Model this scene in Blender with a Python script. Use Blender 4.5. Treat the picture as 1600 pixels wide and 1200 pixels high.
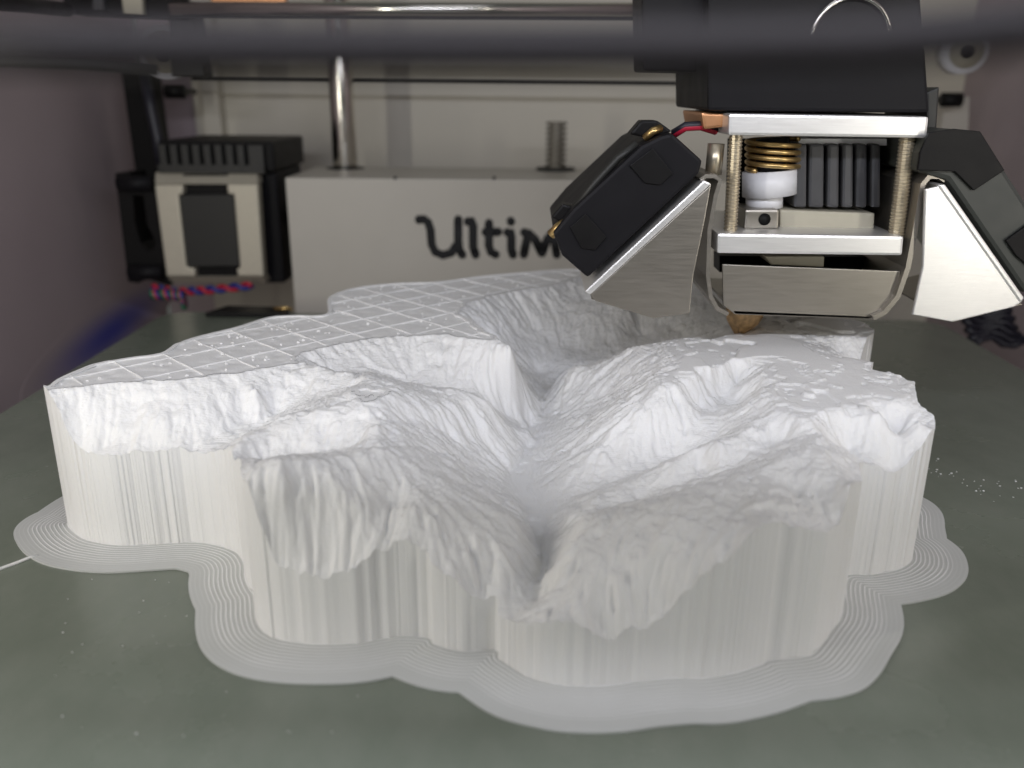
import bpy, bmesh, math, random
import numpy as np
from mathutils import Vector, Matrix
random.seed(7); rng = np.random.default_rng(11)
R = math.radians
for o in list(bpy.data.objects): bpy.data.objects.remove(o)
sc = bpy.context.scene; col = sc.collection
# ------------------------------------------------------------ camera, world, lamps, exposure (1 unit = 1 cm)
sc.unit_settings.system = 'METRIC'; sc.unit_settings.scale_length = 0.01
F = 1360.0; PITCH = math.atan(460 / F); YAW = R(1.1); ROLL = R(0.4); CAM = np.array([0.0, 0.0, 7.0])
vf = np.array([-math.sin(YAW) * math.cos(PITCH), math.cos(YAW) * math.cos(PITCH), -math.sin(PITCH)])
r0 = np.array([math.cos(YAW), math.sin(YAW), 0.0]); u0 = np.cross(r0, vf)
vr = r0 * math.cos(ROLL) + u0 * math.sin(ROLL); vu = np.cross(vr, vf)
cam_d = bpy.data.cameras.new('camera'); cam = bpy.data.objects.new('camera', cam_d); col.objects.link(cam)
cam.matrix_world = Matrix(((vr[0], vu[0], -vf[0], 0), (vr[1], vu[1], -vf[1], 0), (vr[2], vu[2], -vf[2], 7.0), (0, 0, 0, 1)))
cam_d.sensor_width = 36; cam_d.lens = 36 * F / 1600; cam_d.clip_start = 0.05; cam_d.clip_end = 500
cam_d.dof.use_dof = True; cam_d.dof.focus_distance = 15.0
cam_d.dof.aperture_fstop = cam_d.lens * 1e-3 / (2 * 0.085)
sc.camera = cam
world = bpy.data.worlds.new('World'); sc.world = world; world.use_nodes = True
world.node_tree.nodes['Background'].inputs[0].default_value = (0.95, 1.0, 0.92, 1)
world.node_tree.nodes['Background'].inputs[1].default_value = 0.08
sc.view_settings.view_transform = 'Standard'; sc.view_settings.look = 'None'
sc.view_settings.exposure = 0; sc.view_settings.gamma = 1
def area(name, loc, target, sx, sy, power, color):
    l = bpy.data.lights.new(name, 'AREA'); l.shape = 'RECTANGLE'; l.size = sx; l.size_y = sy; l.energy = power; l.color = color
    o = bpy.data.objects.new(name, l); col.objects.link(o); o.location = loc
    o.rotation_euler = (Vector(target) - Vector(loc)).to_track_quat('-Z', 'Y').to_euler(); return o
#LIGHTS
area('led_strip_top', (0.5, -2.0, 14.0), (0.5, 20, 2.5), 24, 0.6, 2700, (0.87, 0.89, 1.0))
area('led_strip_left', (-13.5, 2.5, 7.0), (-3, 30, 4), 0.6, 11, 1150, (1.0, 0.965, 0.87))
area('led_strip_right', (14.5, 2.5, 7.0), (7, 30, 4), 0.6, 11, 750, (1.0, 0.965, 0.87))
area('added_fill_above', (2, 13, 26), (1, 15, 0), 16, 10, 520, (0.92, 0.92, 1.0))  # added soft fill from overhead to lift tops and valley, not a known lamp
#ENDLIGHTS

def ray(x, y): return vf + vr * (x - 800) / F - vu * (y - 600) / F
def at(x, y, Y):                       # the point of the vertical plane at depth Y seen at (x, y)
    d = ray(x, y); return Vector(CAM + d * (Y / d[1]))
def atz(x, y, z=0.0):
    d = ray(x, y); return CAM + d * ((z - CAM[2]) / d[2])

# ------------------------------------------------------------ materials
def mat(name, color, rough=0.5, metal=0.0, **kw):
    m = bpy.data.materials.new(name); m.use_nodes = True; nt = m.node_tree; b = nt.nodes['Principled BSDF']
    b.inputs['Base Color'].default_value = (*color, 1); b.inputs['Roughness'].default_value = rough; b.inputs['Metallic'].default_value = metal
    for k, v in kw.items():
        if k in ('noise', 'bump', 'stretch', 'bscale'): continue
        b.inputs[k].default_value = v
    tc = nt.nodes.new('ShaderNodeTexCoord'); mp = nt.nodes.new('ShaderNodeMapping'); nt.links.new(tc.outputs['Object'], mp.inputs[0])
    mp.inputs['Scale'].default_value = kw.get('stretch', (1, 1, 1))
    if kw.get('noise'):
        sc_, amt = kw['noise']; n = nt.nodes.new('ShaderNodeTexNoise'); n.inputs['Scale'].default_value = sc_; n.inputs['Detail'].default_value = 6
        nt.links.new(mp.outputs[0], n.inputs['Vector'])
        mx = nt.nodes.new('ShaderNodeMix'); mx.data_type = 'RGBA'
        mx.inputs[6].default_value = (*[c * (1 - amt) for c in color], 1); mx.inputs[7].default_value = (*[min(1, c * (1 + amt)) for c in color], 1)
        nt.links.new(n.outputs[0], mx.inputs[0]); nt.links.new(mx.outputs[2], b.inputs['Base Color'])
        mr = nt.nodes.new('ShaderNodeMapRange'); mr.inputs[3].default_value = max(0, rough - .08); mr.inputs[4].default_value = min(1, rough + .1)
        nt.links.new(n.outputs[0], mr.inputs[0]); nt.links.new(mr.outputs[0], b.inputs['Roughness'])
    if kw.get('bump'):
        bs, st, di = kw['bump']; n = nt.nodes.new('ShaderNodeTexNoise'); n.inputs['Scale'].default_value = bs; n.inputs['Detail'].default_value = 4
        nt.links.new(mp.outputs[0], n.inputs['Vector']); bp = nt.nodes.new('ShaderNodeBump'); bp.inputs['Strength'].default_value = st; bp.inputs['Distance'].default_value = di
        nt.links.new(n.outputs[0], bp.inputs['Height']); nt.links.new(bp.outputs[0], b.inputs['Normal'])
    return m
M = {}
M['white_sheet'] = mat('white_sheet', (.66, .625, .53), .45, noise=(.6, .05), bump=(30, .15, .01))
M['white_plate'] = mat('white_plate', (.56, .53, .465), .42, noise=(.8, .04), bump=(40, .1, .01))
M['wall'] = mat('frosted_wall', (.46, .385, .40), .5, noise=(.25, .10), bump=(20, .1, .01))
M['black'] = mat('black_plastic', (.009, .0085, .0085), .45, **{'Specular IOR Level': .15}, noise=(3, .2), bump=(25, .1, .01))
M['black_soft'] = mat('black_satin', (.010, .0095, .011), .5, noise=(2, .2), **{'Specular IOR Level': .15})
M['charcoal'] = mat('charcoal', (.024, .024, .021), .5, noise=(3, .15))
M['steel'] = mat('brushed_steel', (.33, .305, .265), .38, .85, noise=(6, .08), stretch=(.3, 1, 5), bump=(20, .12, .01))
M['alu'] = mat('brushed_aluminium', (.86, .85, .83), .38, .75, noise=(8, .07), stretch=(.25, 1, 6), bump=(20, .15, .01))
M['alu_dull'] = mat('motor_casting', (.62, .58, .47), .5, .35, noise=(5, .08))
M['chrome'] = mat('polished_rod', (.75, .72, .66), .16, 1.0, noise=(3, .05))
M['screw'] = mat('dark_screw_steel', (.22, .205, .17), .5, .5, noise=(6, .2))
M['thread'] = mat('threaded_steel', (.62, .55, .42), .35, .85, noise=(6, .15))
M['brass'] = mat('brass_spring', (.62, .43, .18), .3, .9, noise=(6, .15))
M['nozzle'] = mat('burnt_nozzle', (.50, .33, .17), .55, .2, noise=(9, .85), bump=(9, .6, .05))
M['ptfe'] = mat('white_coupler', (.80, .80, .82), .4)
M['cream'] = mat('cream_block', (.45, .42, .33), .5, noise=(4, .08))
M['copper'] = mat('copper', (.65, .33, .16), .4, .7)
M['letter'] = mat('black_print', (.008, .008, .009), .7)
M['belt'] = mat('rubber_belt', (.03, .028, .025), .7)
M['fin'] = mat('dark_fin', (.07, .07, .075), .4, .4, noise=(3, .2))
M['fanblade'] = mat('grey_fan', (.035, .038, .033), .45, noise=(3, .15))
M['red'] = mat('red_wire', (.5, .02, .05), .4); M['blue'] = mat('blue_wire', (.03, .04, .25), .4); M['greenw'] = mat('green_wire', (.03, .18, .10), .4)
M['blackw'] = mat('black_wire', (.02, .02, .03), .4)
M['bluepatch'] = mat('painted_blue_reflection', (.05, .06, .30), .35)
M['soft_cable'] = mat('grey_cable', (.016, .012, .013), .6)

def pla(name, bumpk=1.0):
    m = bpy.data.materials.new(name); m.use_nodes = True; nt = m.node_tree; b = nt.nodes['Principled BSDF']; L = nt.links.new
    b.inputs['Base Color'].default_value = (.85, .845, .83, 1); b.inputs['Roughness'].default_value = .42
    b.inputs['Subsurface Weight'].default_value = .15; b.inputs['Subsurface Radius'].default_value = (1, .95, .8); b.inputs['Subsurface Scale'].default_value = .12
    b.inputs['Specular IOR Level'].default_value = .35
    g = nt.nodes.new('ShaderNodeNewGeometry'); sp = nt.nodes.new('ShaderNodeSeparateXYZ'); L(g.outputs['Position'], sp.inputs[0])
    # printed layers: 0.15 mm beads
    mu = nt.nodes.new('ShaderNodeMath'); mu.operation = 'MULTIPLY'; mu.inputs[1].default_value = 2 * math.pi / .02; L(sp.outputs['Z'], mu.inputs[0])
    s = nt.nodes.new('ShaderNodeMath'); s.operation = 'SINE'; L(mu.outputs[0], s.inputs[0])
    n = nt.nodes.new('ShaderNodeTexNoise'); n.inputs['Scale'].default_value = 26; n.inputs['Detail'].default_value = 5; L(g.outputs['Position'], n.inputs['Vector'])
    b1 = nt.nodes.new('ShaderNodeBump'); b1.inputs['Strength'].default_value = .18 * bumpk; b1.inputs['Distance'].default_value = .006; L(s.outputs[0], b1.inputs['Height'])
    b2 = nt.nodes.new('ShaderNodeBump'); b2.inputs['Strength'].default_value = .35 * bumpk; b2.inputs['Distance'].default_value = .02; L(n.outputs[0], b2.inputs['Height']); L(b1.outputs[0], b2.inputs['Normal'])
    L(b2.outputs[0], b.inputs['Normal']); return m
M['pla'] = pla('white_filament')
M['pla_wall'] = pla('white_filament_wall', .8)

# ------------------------------------------------------------ mesh helpers
def link(name, me, m=None, parent=None):
    o = bpy.data.objects.new(name, me); col.objects.link(o)
    if m is not None: me.materials.append(m)
    if parent: o.parent = parent
    return o
def tag(o, label=None, cat=None, group=None, kind=None):
    for k, v in (('label', label), ('category', cat), ('group', group), ('kind', kind)):
        if v: o[k] = v
    return o
def empty(name, loc, label, cat, group=None):
    o = bpy.data.objects.new(name, None); col.objects.link(o); o.location = loc; o.empty_display_size = .5
    return tag(o, label, cat, group)
class MB:
    def __init__(s): s.bm = bmesh.new()
    def hull(s, quad, vec):            # a polygon (list of points) swept by a vector
        n = len(quad); a = [s.bm.verts.new(Vector(p)) for p in quad]; b = [s.bm.verts.new(Vector(p) + Vector(vec)) for p in quad]
        fs = [s.bm.faces.new(a), s.bm.faces.new(b[::-1])]
        for i in range(n): fs.append(s.bm.faces.new((a[i], b[i], b[(i + 1) % n], a[(i + 1) % n])))
        return s
    def box(s, lo, hi):
        x0, y0, z0 = lo; x1, y1, z1 = hi
        return s.hull([(x0, y0, z0), (x1, y0, z0), (x1, y0, z1), (x0, y0, z1)], (0, y1 - y0, 0))
    def tube(s, pts, r, seg=12, flat=None, cap=True):
        pts = [Vector(p) for p in pts]; n = len(pts); rings = []
        rr = r if isinstance(r, (list, tuple)) else [r] * n
        up = None
        for i in range(n):
            t = (pts[min(i + 1, n - 1)] - pts[max(i - 1, 0)]).normalized()
            if up is None: up = t.orthogonal().normalized()
            up = (up - t * up.dot(t)).normalized(); v = t.cross(up)
            ring = []
            for k in range(seg):
                a = 2 * math.pi * k / seg; d = (up * math.cos(a) + v * math.sin(a)) * rr[i]
                if flat: d.y *= flat
                ring.append(s.bm.verts.new(pts[i] + d))
            rings.append(ring)
        for i in range(n - 1):
            for k in range(seg): s.bm.faces.new((rings[i][k], rings[i][(k + 1) % seg], rings[i + 1][(k + 1) % seg], rings[i + 1][k]))
        if cap: s.bm.faces.new(rings[0][::-1]); s.bm.faces.new(rings[-1])
        return s
    def build(s, name, m, parent=None, smooth=False, bevel=0):
        bmesh.ops.recalc_face_normals(s.bm, faces=s.bm.faces)
        if bevel:
            es = [e for e in s.bm.edges if len(e.link_faces) == 2 and e.calc_face_angle(0) > .5]
            bmesh.ops.bevel(s.bm, geom=es, offset=bevel, segments=2, affect='EDGES', profile=.6)
        me = bpy.data.meshes.new(name); s.bm.to_mesh(me); s.bm.free()
        if smooth:
            for p in me.polygons: p.use_smooth = True
        o = link(name, me, m)
        if parent:
            o.parent = parent; o.matrix_parent_inverse = Matrix.Translation(-Vector(parent.location))
        return o
def own(o, parent):
    o.parent = parent; o.matrix_parent_inverse = Matrix.Translation(-Vector(parent.location)); return o

# ------------------------------------------------------------ setting: chamber walls
YB = 40.0
tag(MB().box((-14.9, YB, -12), (18.6, YB + .4, 22)).build('back_wall', M['white_sheet']), kind='structure')
tag(MB().box((-17.6, -3, -12), (-17.2, YB, 22)).build('left_wall', M['wall']), kind='structure')
tag(MB().box((18.6, -3, -12), (19.0, YB, 22)).build('right_wall', M['wall']), kind='structure')
tag(MB().box((-17.6, -3, -12.4), (19.0, YB + .4, -12)).build('chamber_floor', M['wall']), kind='structure')
tag(MB().box((-17.2, YB + .4, -12), (-14.9, YB + .8, 22)).build('rear_corner_panel', M['wall']), kind='structure')

tag(MB().box((-6.0, .7, 10.4), (6.5, 1.3, 11.05)).build('added_shade_bar', M['black'], bevel=.05), kind='structure')  # added bar out of view, blocks the top strip to shade the model's front

# ------------------------------------------------------------ the printed model: plan outline and surveyed heights (cm)
OUTLINE = np.array([(-7.73,12.98),(-7.51,12.72),(-7.24,12.49),(-6.94,12.35),(-6.38,12.26),(-5.40,12.40),(-4.95,12.31),(-4.60,12.12),(-4.36,11.79),(-4.21,11.37),(-4.05,11.07),(-3.92,10.86),(-3.75,10.38),(-3.59,10.08),(-3.39,9.90),(-3.15,9.80),(-2.71,9.75),(-2.20,9.79),(-1.88,9.90),(-1.67,9.96),(-1.28,9.93),(-1.18,9.79),(-0.83,9.65),(-0.37,9.68),(-0.32,9.52),(-0.15,9.34),(0.09,9.13),(0.41,9.02),(0.64,8.99),(1.04,9.01),(1.45,9.11),(1.93,9.18),(2.25,9.19),(2.68,9.32),(3.05,9.50),(3.14,9.57),(3.63,9.67),(3.84,9.81),(4.20,10.28),(4.49,10.72),(4.82,11.66),(5.26,11.75),(5.71,11.91),(5.96,12.09),(6.11,12.29),(6.20,12.60),(6.12,12.95),(6.30,13.50),(6.50,14.10),(6.20,14.35),(6.00,14.60),(6.20,15.10),(6.15,15.60),(6.50,16.40),(7.00,17.20),(7.00,17.70),(6.50,18.20),(5.30,18.70),(5.00,19.60),(4.90,21.00),(4.20,22.20),(3.00,22.90),(2.20,23.00),(1.57,22.86),(0.90,22.91),(0.05,22.52),(-1.10,21.96),(-1.72,21.52),(-2.32,21.11),(-3.24,20.91),(-4.09,20.43),(-4.48,19.71),(-4.53,19.06),(-4.27,17.77),(-4.91,17.63),(-5.39,17.45),(-5.80,16.65),(-6.31,15.92),(-6.53,15.38),(-6.59,14.79),(-7.11,14.42),(-7.43,14.14),(-7.56,13.74),(-7.64,13.26),(-7.61,12.91)])
CTRL = np.array([(-7.24,12.49,2.15),(-7.16,12.45,1.90),(-7.01,12.38,1.66),(-6.69,12.31,1.57),(-6.18,12.29,1.57),(-5.71,12.36,1.57),(-5.21,12.36,1.55),(-4.75,12.20,1.63),(-4.02,11.01,2.08),(-3.54,10.04,2.13),(-3.23,9.84,1.14),(-2.98,9.78,1.01),(-2.48,9.77,0.99),(-2.07,9.84,1.16),(-1.83,9.92,1.34),(-1.50,9.95,1.42),(-1.25,9.89,1.20),(-0.99,9.72,1.07),(-0.66,9.66,0.78),(-0.37,9.68,0.73),(-0.16,9.35,0.67),(0.08,9.14,0.77),(0.39,9.03,0.94),(0.62,8.99,0.84),(1.01,9.01,0.67),(1.41,9.10,0.73),(1.79,9.16,0.98),(2.14,9.18,1.50),(2.60,9.30,1.79),(2.74,9.35,1.98),(3.04,9.50,2.05),(3.28,9.60,1.88),(3.73,9.73,1.76),(4.03,10.05,1.80),(4.10,10.14,2.12),(4.47,10.69,2.00),(5.43,11.81,1.67),(5.82,11.99,2.03),(5.94,12.08,2.22),(-7.49,12.88,2.50),(-7.26,12.92,2.50),(-6.74,13.13,2.50),(-6.22,13.38,2.50),(-5.53,13.51,2.50),(-4.88,13.78,2.50),(-4.36,14.24,2.50),(-4.27,14.47,2.50),(-4.03,15.15,2.50),(-3.63,15.46,2.50),(-3.26,16.06,2.50),(-2.78,16.12,2.50),(-2.30,16.24,2.50),(-1.57,16.41,2.50),(-0.74,16.08,2.50),(-1.02,16.63,2.50),(-1.29,17.37,2.50),(-1.60,17.90,2.50),(-1.52,18.96,2.50),(-0.99,19.76,2.50),(-0.41,20.33,2.50),(0.36,20.88,2.50),(1.19,21.92,2.50),(1.92,22.96,2.50),(-7.13,13.51,3.00),(-6.48,14.00,3.00),(-5.56,14.49,3.00),(-5.02,15.32,3.00),(-4.39,16.62,3.00),(-3.45,17.01,3.00),(-2.48,17.58,3.00),(-1.79,17.35,3.00),(-3.35,19.64,3.00),(-2.14,19.37,3.00),(-1.94,20.40,3.00),(-1.06,21.17,3.00),(-0.11,21.85,3.00),(-6.04,14.28,3.00),(-4.79,15.76,3.00),(-3.98,18.36,3.00),(-2.36,12.87,2.50),(-2.60,12.52,2.44),(-2.77,12.40,2.38),(-3.13,12.21,2.32),(-3.70,12.15,2.20),(-4.00,11.83,2.10),(-4.09,11.51,2.05),(-4.89,12.64,1.70),(-4.69,12.92,1.77),(-4.50,13.20,1.83),(-4.30,13.48,1.90),(-3.68,13.60,2.06),(-3.35,13.59,2.13),(-3.02,13.58,2.20),(-5.78,12.67,2.00),(-6.78,12.63,2.00),(-4.45,13.39,2.30),(-5.36,12.94,2.12),(-2.40,12.25,2.42),(-2.18,11.67,2.34),(-1.98,11.09,2.27),(-2.46,11.66,2.02),(-2.83,11.64,1.94),(-3.21,11.63,1.86),(-3.55,11.51,1.81),(-3.90,11.40,1.76),(-3.48,9.94,2.02),(-3.13,10.03,2.10),(-2.70,10.30,2.14),(-2.28,10.76,2.20),(-1.63,11.10,2.03),(-1.17,10.90,1.76),(-0.73,10.84,1.55),(-0.46,10.78,1.44),(-0.19,10.77,1.30),(-0.06,10.57,1.12),(-1.98,12.27,2.16),(-1.66,12.03,2.00),(-1.18,11.92,1.66),(-0.66,11.99,1.28),(-2.08,11.65,2.15),(-1.50,13.28,2.05),(-1.11,13.49,1.75),(-0.89,13.46,1.42),(-1.38,12.99,1.72),(-0.80,13.74,1.60),(-3.92,14.31,2.46),(-3.58,14.19,2.42),(-3.10,13.98,2.38),(-2.72,13.71,2.37),(-2.35,13.43,2.36),(-2.07,13.66,2.24),(-1.78,13.89,2.12),(-1.39,14.26,2.03),(-0.94,14.28,1.90),(-0.66,14.17,1.78),(-0.59,14.05,1.48),(-0.50,13.45,1.14),(-0.39,12.96,0.98),(-0.28,12.46,0.97),(-0.19,12.14,0.97),(-0.10,11.81,0.97),(0.02,11.29,0.93),(-0.75,16.17,2.50),(-0.54,15.90,2.41),(-0.34,15.63,2.32),(-0.21,15.78,1.92),(0.00,16.17,1.40),(0.20,16.60,1.05),(-0.41,15.34,1.30),(-0.05,15.59,0.95),(-0.36,13.42,0.92),(-0.07,12.43,0.88),(-0.08,12.85,0.88),(-0.08,13.26,0.88),(-0.05,13.66,0.89),(-0.02,14.06,0.89),(0.02,14.45,0.90),(0.06,14.85,0.91),(0.11,15.24,0.91),(0.15,15.63,0.92),(0.20,16.03,0.92),(0.25,16.37,0.92),(0.29,16.71,0.93),(0.34,17.06,0.93),(0.51,17.49,0.95),(0.27,15.78,0.95),(0.24,15.40,0.95),(0.20,15.02,0.95),(0.17,14.64,0.95),(0.16,14.30,0.94),(0.15,13.97,0.94),(0.14,13.63,0.94),(0.13,13.29,0.93),(0.14,12.93,0.93),(0.16,12.56,0.93),(0.20,11.96,0.90),(-0.19,13.01,0.88),(0.01,12.04,0.86),(0.10,11.65,0.84),(0.16,11.27,0.79),(0.22,10.89,0.74),(0.26,10.57,0.73),(0.30,10.25,0.72),(0.33,9.76,0.74),(-2.67,10.05,1.64),(-2.20,10.23,1.74),(-1.82,10.47,1.72),(-3.31,9.93,1.60),(-1.45,10.29,1.72),(-1.04,10.45,1.60),(-0.70,10.39,1.40),(-0.44,10.27,1.28),(-0.26,10.01,1.05),(-0.57,11.21,1.42),(0.48,17.27,1.00),(0.55,17.08,1.15),(0.64,16.77,1.45),(0.96,16.60,1.70),(1.58,16.50,1.90),(1.88,16.46,2.10),(2.16,16.19,2.25),(2.52,16.15,2.33),(2.87,16.12,2.42),(3.50,16.19,2.47),(4.01,16.29,2.50),(1.48,19.71,1.90),(1.28,19.42,1.65),(1.09,19.12,1.40),(0.94,18.84,1.30),(0.79,18.56,1.20),(0.64,18.27,1.10),(0.49,17.99,1.00),(2.31,19.99,2.10),(2.60,19.66,1.65),(3.65,18.87,1.70),(3.35,19.95,2.20),(4.15,21.16,2.40),(0.21,18.43,1.00),(-0.09,19.36,1.70),(0.51,20.23,2.10),(0.99,20.83,2.20),(-0.38,19.35,2.00),(-0.67,19.14,2.20),(1.51,15.43,1.55),(0.93,15.61,1.22),(0.56,14.72,1.05),(0.35,13.78,0.95),(2.02,14.93,1.98),(2.40,14.52,2.36),(2.47,13.71,2.40),(2.30,13.46,2.35),(1.91,13.09,2.06),(1.65,13.02,1.92),(1.37,12.86,1.72),(1.08,12.71,1.52),(0.63,12.58,1.24),(0.30,12.61,1.00),(2.97,12.68,1.78),(2.63,12.67,1.61),(2.29,12.67,1.45),(1.94,12.52,1.38),(1.60,12.37,1.31),(1.25,12.23,1.24),(0.95,12.05,1.16),(0.65,11.87,1.08),(0.35,11.78,0.96),(3.39,12.89,2.05),(3.05,14.32,2.20),(2.84,13.72,1.95),(4.08,12.09,2.44),(3.78,12.40,2.33),(3.39,12.11,2.20),(3.09,11.97,2.11),(2.78,11.83,2.02),(2.43,11.93,1.87),(2.06,11.86,1.71),(1.68,11.78,1.54),(1.33,11.53,1.46),(0.99,11.28,1.38),(0.62,11.15,1.20),(3.84,12.00,2.10),(3.55,11.93,2.00),(3.03,11.65,1.86),(2.60,11.74,1.68),(2.28,11.64,1.59),(1.96,11.53,1.49),(1.64,11.43,1.40),(1.08,11.18,1.28),(3.87,11.33,2.28),(3.57,11.09,2.21),(3.27,10.86,2.14),(2.81,10.71,2.03),(2.43,10.47,1.98),(1.97,10.24,1.90),(1.51,10.45,1.72),(1.03,10.66,1.52),(0.71,10.43,1.45),(0.53,10.14,1.32),(0.42,9.81,1.18),(0.38,9.54,1.02),(0.64,9.67,1.27),(1.03,9.51,1.28),(1.43,9.63,1.40),(1.80,9.48,1.58),(2.21,9.70,1.82),(2.65,9.94,1.93),(3.04,9.96,2.06),(0.90,10.00,1.45),(1.09,9.17,0.95),(0.62,9.22,1.00),(4.10,11.52,2.30),(4.08,11.11,2.24),(4.07,10.70,2.18),(3.51,10.47,2.00),(3.86,10.21,1.95),(4.86,12.14,1.85),(5.49,12.52,1.80),(4.55,12.14,2.05),(4.71,11.33,1.90),(5.64,12.41,1.85),(4.13,12.15,2.43),(4.61,12.47,2.43),(5.03,12.57,2.43),(5.31,12.38,2.40),(5.79,12.26,2.32),(5.99,12.29,2.20),(3.95,13.65,2.44),(4.47,13.64,2.45),(5.00,13.67,2.45),(5.75,12.91,2.40),(5.54,13.72,2.44),(5.08,15.76,2.50),(4.59,16.18,2.50),(6.35,16.67,2.45),(3.22,15.36,2.47),(4.79,13.03,2.45),(2.53,13.96,2.43),(2.89,14.20,2.47),(3.17,14.47,2.48),(3.44,14.75,2.48),(3.74,14.90,2.48),(4.04,15.06,2.48),(4.35,15.22,2.48),(4.68,15.19,2.48),(5.02,15.17,2.48),(3.98,14.59,2.30),(4.01,14.18,2.35),(4.04,13.77,2.40),(3.88,13.45,2.39),(3.72,13.12,2.38),(4.03,12.79,2.44),(3.71,14.80,2.05),(3.34,14.01,1.85),(3.58,13.49,2.10),(3.30,14.43,2.05),(5.84,15.80,2.25),(6.29,16.12,1.90),(-5.88,13.45,2.50),(-5.21,13.65,2.50),(-4.15,14.81,2.50),(-1.94,16.33,2.50),(-1.16,16.25,2.50),(-1.16,17.00,2.50),(-1.57,18.25,2.50),(-1.55,18.61,2.50),(-1.25,19.36,2.50),(-0.70,20.04,2.50),(-0.02,20.60,2.50),(0.64,21.22,2.50),(0.91,21.57,2.50),(1.43,22.27,2.50),(1.68,22.61,2.50),(-8.10,13.00,3.00),(-8.00,14.00,3.00),(-7.75,12.95,2.75),(-7.90,12.30,2.30),(-2.20,15.20,1.82),(-1.40,15.10,1.66),(-0.60,14.90,1.35),(0.00,14.70,1.06),(-3.50,14.70,2.05),(3.00,17.60,1.45),(2.00,18.00,1.20),(4.20,18.60,2.00),(3.50,21.00,2.40),(5.00,17.90,2.40),(6.60,17.20,2.45),(6.00,15.00,2.40),(6.30,14.00,2.35)])

HT = 2.5
def smooth_closed(p, k=6):
    n = len(p); out = []
    for i in range(n):
        a, b, c, d = p[i - 1], p[i], p[(i + 1) % n], p[(i + 2) % n]
        for t in np.arange(k) / k:
            out.append(.5 * ((2 * b) + (-a + c) * t + (2 * a - 5 * b + 4 * c - d) * t * t + (-a + 3 * b - 3 * c + d) * t ** 3))
    return np.array(out)
OUT = smooth_closed(OUTLINE, 5)
def poly_sdf(px, py, poly):           # > 0 inside
    a = poly; b = np.roll(poly, -1, 0); d2 = np.full(px.shape, 1e9); inside = np.zeros(px.shape, bool)
    for (ax, ay), (bx, by) in zip(a, b):
        ex, ey = bx - ax, by - ay; l2 = ex * ex + ey * ey + 1e-12
        t = np.clip(((px - ax) * ex + (py - ay) * ey) / l2, 0, 1)
        d2 = np.minimum(d2, (px - ax - t * ex) ** 2 + (py - ay - t * ey) ** 2)
        if ay != by:
            c = ((ay > py) != (by > py)) & (px < (bx - ax) * (py - ay) / (by - ay) + ax); inside ^= c
    return np.where(inside, 1, -1) * np.sqrt(d2)
def vnoise(x, y, seed):
    g = np.random.default_rng(seed).random((256, 256)); xi = np.floor(x).astype(int); yi = np.floor(y).astype(int)
    fx = x - xi; fy = y - yi; fx = fx * fx * (3 - 2 * fx); fy = fy * fy * (3 - 2 * fy)
    A = g[yi & 255, xi & 255]; B = g[yi & 255, (xi + 1) & 255]; Cc = g[(yi + 1) & 255, xi & 255]; D = g[(yi + 1) & 255, (xi + 1) & 255]
    return (A * (1 - fx) + B * fx) * (1 - fy) + (Cc * (1 - fx) + D * fx) * fy - .5
def fbm(x, y, f, oct, seed, gain=.5):
    s = 0; a = 1; c, q = math.cos(.6), math.sin(.6)
    for i in range(oct): s = s + a * vnoise(x * f + 17 * i, y * f + 5 * i, seed + i); f *= 2; a *= gain; x, y = x * c - y * q, x * q + y * c
    return s
CELL = .023
gx = np.arange(-8.8, 8.2, CELL); gy = np.arange(7.9, 24.2, CELL); X, Y = np.meshgrid(gx, gy); NY, NX = X.shape
SD = poly_sdf(X, Y, OUT)
# heights: multiquadric surface through the surveyed points
def rbf(P, qx, qy, c=.05):
    n = len(P); d = np.sqrt((P[:, None, 0] - P[None, :, 0]) ** 2 + (P[:, None, 1] - P[None, :, 1]) ** 2 + c * c)
    A = np.zeros((n + 1, n + 1)); A[:n, :n] = -d; A[:n, n] = 1; A[n, :n] = 1; A[:n, :n] += np.eye(n) * .004
    w = np.linalg.solve(A, np.append(P[:, 2], 0)); s = np.full(qx.shape, w[n])
    for i in range(n): s -= w[i] * np.sqrt((qx - P[i, 0]) ** 2 + (qy - P[i, 1]) ** 2 + c * c)
    return s
cx_, cy_ = np.meshgrid(gx[::4], gy[::4])
wx = .10 * fbm(X, Y, 1.6, 3, 90); wy = .10 * fbm(X, Y, 1.6, 3, 95)
Hc = rbf(CTRL, cx_, cy_)
def bil(G, x, y, x0, y0, st):
    u = np.clip((x - x0) / st, 0, G.shape[1] - 1.001); v = np.clip((y - y0) / st, 0, G.shape[0] - 1.001)
    i = u.astype(int); j = v.astype(int); fu = u - i; fv = v - j
    return (G[j, i] * (1 - fu) + G[j, i + 1] * fu) * (1 - fv) + (G[j + 1, i] * (1 - fu) + G[j + 1, i + 1] * fu) * fv
Hb = bil(Hc, X, Y, gx[0], gy[0], CELL * 4)
# downslope flutes: noise averaged along the fall line
def blur(a, n=1):
    for _ in range(n):
        a = (a + np.roll(a, 1, 0) + np.roll(a, -1, 0) + np.roll(a, 1, 1) + np.roll(a, -1, 1)) / 5
    return a
Hs = blur(Hb, 12); GY, GX = np.gradient(Hs, CELL); SL = np.hypot(GX, GY); ux = GX / (SL + 1e-3); uy = GY / (SL + 1e-3)
def lic(src, steps, st):
    acc = src.copy(); 
    for sgn in (1, -1):
        px, py = X.copy(), Y.copy()
        for k in range(steps):
            dx = bil(ux, px, py, gx[0], gy[0], CELL); dy = bil(uy, px, py, gx[0], gy[0], CELL)
            px += sgn * st * dx; py += sgn * st * dy; acc += bil(src, px, py, gx[0], gy[0], CELL)
    return acc / (2 * steps + 1)
f1 = lic(fbm(X, Y, 4.2, 1, 21), 8, .07); f2 = lic(fbm(X, Y, 11, 2, 31), 7, .045)
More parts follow.
